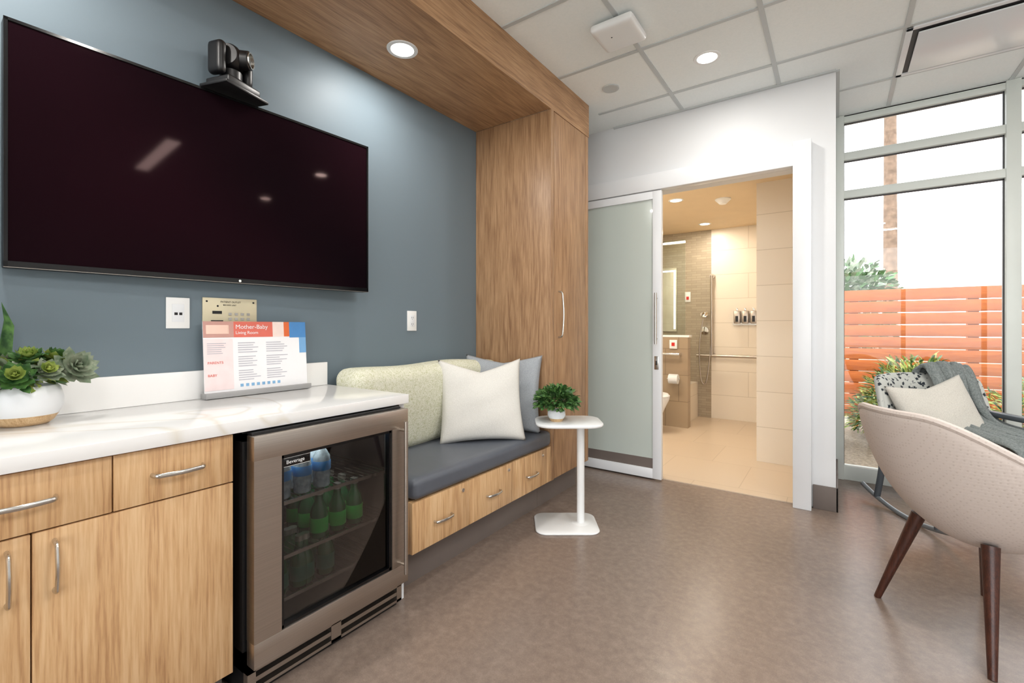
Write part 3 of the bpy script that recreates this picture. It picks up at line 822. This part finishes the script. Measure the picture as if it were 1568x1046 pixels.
box('mount', (-0.08, 0.08, -0.08, 0.08, -0.02, -0.006), grid_white, ap)
lathe('status_led', [(0.004, 0), (0.004, -0.001), (0.0001, -0.001)], black, ap, 12, loc=(-0.03, -0.02, -0.058))
sp = group('ceiling_speaker', (0.834, 2.90, H))
lathe('grille', [(0.055, 0), (0.055, -0.006), (0.045, -0.009), (0.035, -0.006), (0.0001, -0.007)], grid_white, sp)
af = group('air_diffuser')
ax0, ax1, ay0, ay1 = 2.372, 2.975, 3.215, 3.80
boxes('frame', [(ax0, ax1, ay0, ay0+0.03, H-0.012, H), (ax0, ax1, ay1-0.03, ay1, H-0.012, H), (ax0, ax0+0.03, ay0, ay1, H-0.012, H), (ax1-0.03, ax1, ay0, ay1, H-0.012, H)], white_gloss, af, bev=0.002)
box('dark_plenum', (ax0+0.03, ax1-0.03, ay0+0.03, ay1-0.03, H-0.004, H-0.001), darkseal, af)
box('plaque', (ax0+0.055, ax1-0.055, ay0+0.055, ay1-0.055, H-0.022, H-0.014), white_gloss, af, bev=0.003)

# ------------------------------------------------------------------ windows
wn = group('window_1')
xs = [CX, CX+0.935, CX+1.9, XR]
fr_ = []
zr = [(0.0, 0.105), (2.115, 2.175), (2.40, 2.46), (2.685, 2.74)]
for i, x in enumerate(xs):
    w0 = 0.05 if i == 0 else 0.035
    fr_.append((x if i == 0 else x-w0, x+w0 if i < 3 else x, YW-0.03, YW+0.07, 0, 2.738))
for z0, z1 in zr: fr_.append((CX, XR, YW-0.02, YW+0.06, z0, z1-0.002))
boxes('frame', fr_, alu, wn, bev=0.003)
dk = []
for i in range(3):
    a = xs[i]+0.05 if i == 0 else xs[i]+0.035
    b_ = xs[i+1]-0.035
    for z0, z1 in ((0.105, 2.115), (2.175, 2.40), (2.46, 2.685)):
        dk += [(a, b_, YW+0.01, YW+0.03, z1-0.008, z1), (b_-0.006, b_, YW+0.01, YW+0.03, z0, z1), (a, a+0.003, YW+0.01, YW+0.03, z0, z1)]
boxes('gasket', dk, darkseal, wn)
box('glass', (CX+0.04, XR-0.02, YW+0.018, YW+0.022, 0.10, 2.69), clear_glass, wn)
po = area('window_portal', (CX+1.57, YW+0.12, 1.4), 3.1, 1, rot=(-math.pi/2, 0, 0), shape='RECTANGLE', sy=2.6)
po.data.cycles.is_portal = True
po = area('window_portal', (3.0, YF-0.13, 1.35), 4.2, 1, rot=(math.pi/2, 0, 0), shape='RECTANGLE', sy=2.6)
po.data.cycles.is_portal = True

# ------------------------------------------------------------------ outside
def gravel():
    m, nt, b = newmat('gravel')
    v = coords(nt); f = noise(nt, v, 40, 5, .7)
    nt.links.new(ramp(nt, f, [(0.3, srgb(110, 96, 78)), (0.7, srgb(176, 160, 138))]), b.inputs['Base Color'])
    b.inputs['Roughness'].default_value = 0.95; bump(nt, b, f, 0.6, 0.02); return m
box('ground_outside', (-20, 30, YW+0.1, 60, -0.16, -0.07), gravel())
box('ground_light_bounce', (-20, 30, -30, YF-0.12, -0.16, -0.07), plain('pale_bounce_ground', srgb(206, 202, 194), 0.9, nscale=3))  # unseen pale ground added to bounce daylight in through the front opening
fence_m = wood('cedar_fence', (0.4, 3, 4), srgb(184, 104, 42), srgb(170, 88, 30), srgb(152, 74, 24), 0.75)
fn = group('garden_fence')
fb = []
for i in range(12):
    z = 1.60-0.14*(i+1)
    if z < -0.07: break
    fb.append((CX+0.02, 9.0, 7.0, 7.03, z, z+0.131))
boxes('slats', fb, fence_m, fn, bev=0.002)
boxes('posts', [(x, x+0.09, 7.03, 7.12, -0.07, 1.58) for x in (2.2, 3.25, 5.0, 6.8)], fence_m, fn)
box('roof_overhang', (CX-0.1, 7.5, YW+0.1, 4.7, 2.86, 3.05), white_paint)
trunkm = plain('palm_bark', srgb(124, 104, 88), 0.9, var=0.3, nscale=5)
pt = group('palm_tree', (CX+1.87, 25, -0.07))
lathe('trunk', [(0.34, 0), (0.27, 0.6), (0.24, 4), (0.22, 8), (0.2, 12.5), (0.0001, 12.6)], trunkm, pt, 16)
vs, fs, fm = [], [], []
for i in range(26):
    a = i*2.4; e = 0.1+0.9*random.random()
    leafverts(Vector((0, 0, 12.4)), Vector((math.cos(a), math.sin(a), e)), Vector((0, 0, 1)), 2.4, 0.55, vs, fs, fm, 0, 0.5)
mk('crown', vs, fs, leaf_g, pt)
dt = group('background_tree', (CX+0.12, 16, -0.07))
lathe('trunk', [(0.12, 0), (0.08, 1.2), (0.0001, 1.3)], trunkm, dt, 12)
foliage('leaves', (0, 0, 1.75), 1.35, 2400, 0.22, 0.12, [leaf_g, leaf_b], dt, 1.1, low=-0.9, seed=8)
for sx_, sy_, rr, nn_, sd_, hh in ((0.66, 6.0, 0.46, 1500, 11, 0.42), (1.55, 6.3, 0.42, 900, 12, 0.28), (0.36, 6.55, 0.26, 500, 13, 0.20)):
    bs = group('garden_shrub', (CX+sx_, sy_, -0.07))
    foliage('leaves', (0, 0, hh), rr, nn_, 0.10, 0.022, [leaf_o, leaf_g, leaf_y], bs, 1.15, low=-0.5, seed=sd_)
    for q in range(5):
        a = q*1.3; tube('stem_%d' % q, [(0, 0, 0), (math.cos(a)*rr*0.25, math.sin(a)*rr*0.25, hh*0.6), (math.cos(a)*rr*0.5, math.sin(a)*rr*0.5, hh*1.2)], 0.007, trunkm, bs, seg=6, n=3)

# ------------------------------------------------------------------ shell armchair
ac = group('shell_armchair', (CX+0.468, 2.448, 0), (0, 0, math.radians(36)))
def sstep(a, b, x):
    t = max(0, min(1, (x-a)/(b-a))); return t*t*(3-2*t)
nt_, na = 18, 80
vs, fs = [], []
zb = 0.325
def rimH(a):
    return 0.832-0.175*sstep(18, 86, a)-0.03*sstep(86, 115, a)-0.175*sstep(112, 160, a)
def rimR(a):
    return 0.405-0.055*sstep(25, 95, a)-0.025*sstep(95, 180, a)
P0 = math.radians(76)
for j in range(nt_+1):
    ph = P0*j/nt_
    for i in range(na):
        th = 2*math.pi*i/na
        a = abs(((math.degrees(th)+180) % 360)-180)
        R = rimR(a)*(math.sin(ph)/math.sin(P0))**0.86
        z = zb+(rimH(a)-zb)*((1-math.cos(ph))/(1-math.cos(P0)))**0.92
        vs.append((-R*math.cos(th), -R*math.sin(th)*0.93, z))
for j in range(nt_):
    for i in range(na):
        k = (i+1) % na
        fs.append((j*na+i, j*na+k, (j+1)*na+k, (j+1)*na+i))
o = mk('shell', vs, fs, cream, ac, angle=80)
bm = bmesh.new(); bm.from_mesh(o.data); bmesh.ops.remove_doubles(bm, verts=bm.verts, dist=1e-4); bmesh.ops.recalc_face_normals(bm, faces=bm.faces)
cz = 0.6
tot = sum((f.normal.dot((f.calc_center_median()-Vector((0, 0, cz))))) for f in bm.faces)
if tot < 0: bmesh.ops.reverse_faces(bm, faces=bm.faces)
bm.to_mesh(o.data); bm.free()
md = o.modifiers.new('thick', 'SOLIDIFY'); md.thickness = 0.028; md.offset = -1
md = o.modifiers.new('sub', 'SUBSURF'); md.levels = 1; md.render_levels = 1
lathe('seat_pad', [(0.0001, 0.40), (0.14, 0.41), (0.20, 0.435), (0.20, 0.465), (0.16, 0.475), (0.0001, 0.478)], cream, ac, 40, sy=0.93)
rim_pts = []
for i in range(na+1):
    th = 2*math.pi*i/na; a = abs(((math.degrees(th)+180) % 360)-180)
    rim_pts.append((-(rimR(a)-0.012)*math.cos(th), -(rimR(a)-0.012)*math.sin(th)*0.93, rimH(a)))
tube('rim_piping', rim_pts, 0.013, cream, ac, smooth=False, seg=8)
for i, (sx, sy) in enumerate(((-1, 1), (-1, -1), (1, 1), (1, -1))):
    tube('leg_%d' % i, [(sx*0.138, sy*0.138, 0.39), (sx*0.232, sy*0.232, 0.0)], 0.025, wood_dark, ac, smooth=False, seg=16, r2=0.012)

# ------------------------------------------------------------------ rocking chair (local +x = facing)
RX, RY_ = CX+0.60, 3.745
rc = group('rocking_chair', (RX, RY_, 0), (0, 0, math.radians(-60)))
frame_m = plain('charcoal_frame', srgb(74, 80, 86), 0.4)
runner_m = plain('runner_steel', srgb(150, 156, 160), 0.3, metal=0.6)
for s in (-1, 1):
    y = s*0.29
    pts = [(-0.40+0.84*i/12, y, 0.012+0.08*((-0.40+0.84*i/12)/0.42)**2) for i in range(13)]
    tube('runner_%d' % (s+1), pts, 0.014, runner_m, rc, n=3)
    tube('rear_leg_%d' % (s+1), [(-0.26, y, 0.045), (-0.22, y*0.98, 0.3), (-0.27, y*0.97, 0.60)], 0.018, frame_m, rc)
    tube('front_leg_%d' % (s+1), [(0.22, y, 0.035), (0.20, y, 0.3), (0.18, y, 0.60)], 0.018, frame_m, rc)
    softbox('armrest_%d' % (s+1), (-0.03, y*1.02, 0.615), (0.25, 0.032, 0.016), 0.014, frame_m, rc, n=8)
    tube('seat_rail_%d' % (s+1), [(-0.24, y*0.97, 0.32), (0.22, y*0.97, 0.36)], 0.013, frame_m, rc, smooth=False)
softbox('seat', (0.01, 0, 0.40), (0.27, 0.265, 0.06), 0.045, pat, rc, puff=0.02)
def bfn(p):
    return Vector((p.x-0.28*(p.z+0.22)+0.10*(p.y/0.29)**2, p.y, p.z))
softbox('backrest', (-0.24, 0, 0.61), (0.045, 0.305, 0.22), 0.04, pat, rc, puff=0.015, fn=bfn)
pillow('ivory_lumbar_pillow', 0.43, 0.41, 0.15, fabric_weave('stripe_linen', srgb(200, 196, 186), srgb(226, 222, 212)), rc, dent=0.1, seed=12,
       loc=(-0.10, -0.05, 0.625), rot=(math.radians(12), math.radians(-22), math.radians(-8)))
# throw blanket draped over the back and seat
path = spline([(0.35, 0, 0.30), (0.31, 0, 0.47), (0.12, 0, 0.505), (-0.06, 0, 0.53), (-0.15, 0, 0.62), (-0.215, 0, 0.77), (-0.285, 0, 0.86), (-0.36, 0, 0.83), (-0.385, 0, 0.70), (-0.365, 0, 0.50)], 7)
vs, fs = [], []
nw = 44
for i, p in enumerate(path):
    t = i/(len(path)-1)
    hw = 0.16-0.04*t+0.02*math.sin(t*9)
    for j in range(nw+1):
        v = -1+2*j/nw
        wob = 0.016*math.sin(v*10+t*5)+0.010*math.sin(v*21-t*9)
        off = 0.17-0.02*t+0.02*math.sin(t*8)
        vs.append((p.x+wob, off+v*hw+0.01*math.sin(t*14), p.z+abs(wob)*0.9+0.012+0.02*(1-v*v)))
for i in range(len(path)-1):
    for j in range(nw):
        a = i*(nw+1)+j; fs.append((a, a+1, a+nw+2, a+nw+1))
tb = mk('throw_blanket', vs, fs, throwf, rc, angle=80)
md = tb.modifiers.new('t', 'SOLIDIFY'); md.thickness = 0.012; md.offset = 1

# ------------------------------------------------------------------ world, sun, camera
w = bpy.data.worlds.new('sky'); S.world = w; w.use_nodes = True
nt = w.node_tree; bg = nt.nodes['Background']
tcn = nt.nodes.new('ShaderNodeTexCoord'); sx = nt.nodes.new('ShaderNodeSeparateXYZ'); rp = nt.nodes.new('ShaderNodeValToRGB')
nt.links.new(tcn.outputs['Generated'], sx.inputs[0]); nt.links.new(sx.outputs[2], rp.inputs[0])
rp.color_ramp.elements[0].color = (0.99, 0.995, 1, 1); rp.color_ramp.elements[1].color = (0.84, 0.92, 1, 1)
nt.links.new(rp.outputs[0], bg.inputs['Color']); bg.inputs['Strength'].default_value = 4.3
sl = bpy.data.lights.new('sun', 'SUN'); sl.energy = 3.5; sl.angle = 0.02; sl.color = (1, 0.95, 0.88)
so = bpy.data.objects.new('sun', sl); COL.objects.link(so)
so.rotation_euler = Vector((0.25, 0.28, -0.93)).to_track_quat('-Z', 'Y').to_euler()

cam = bpy.data.cameras.new('camera'); co = bpy.data.objects.new('camera', cam); COL.objects.link(co)
co.location = (CX, 0, 1.146); co.rotation_euler = (math.pi/2, 0, math.radians(35.05))
cam.sensor_width = 36; cam.lens = 707/1568*36; cam.shift_y = -22/1568; cam.clip_start = 0.02; cam.clip_end = 200
S.camera = co
S.view_settings.view_transform = 'Standard'
S.view_settings.look = 'None'
S.view_settings.exposure = 0.05
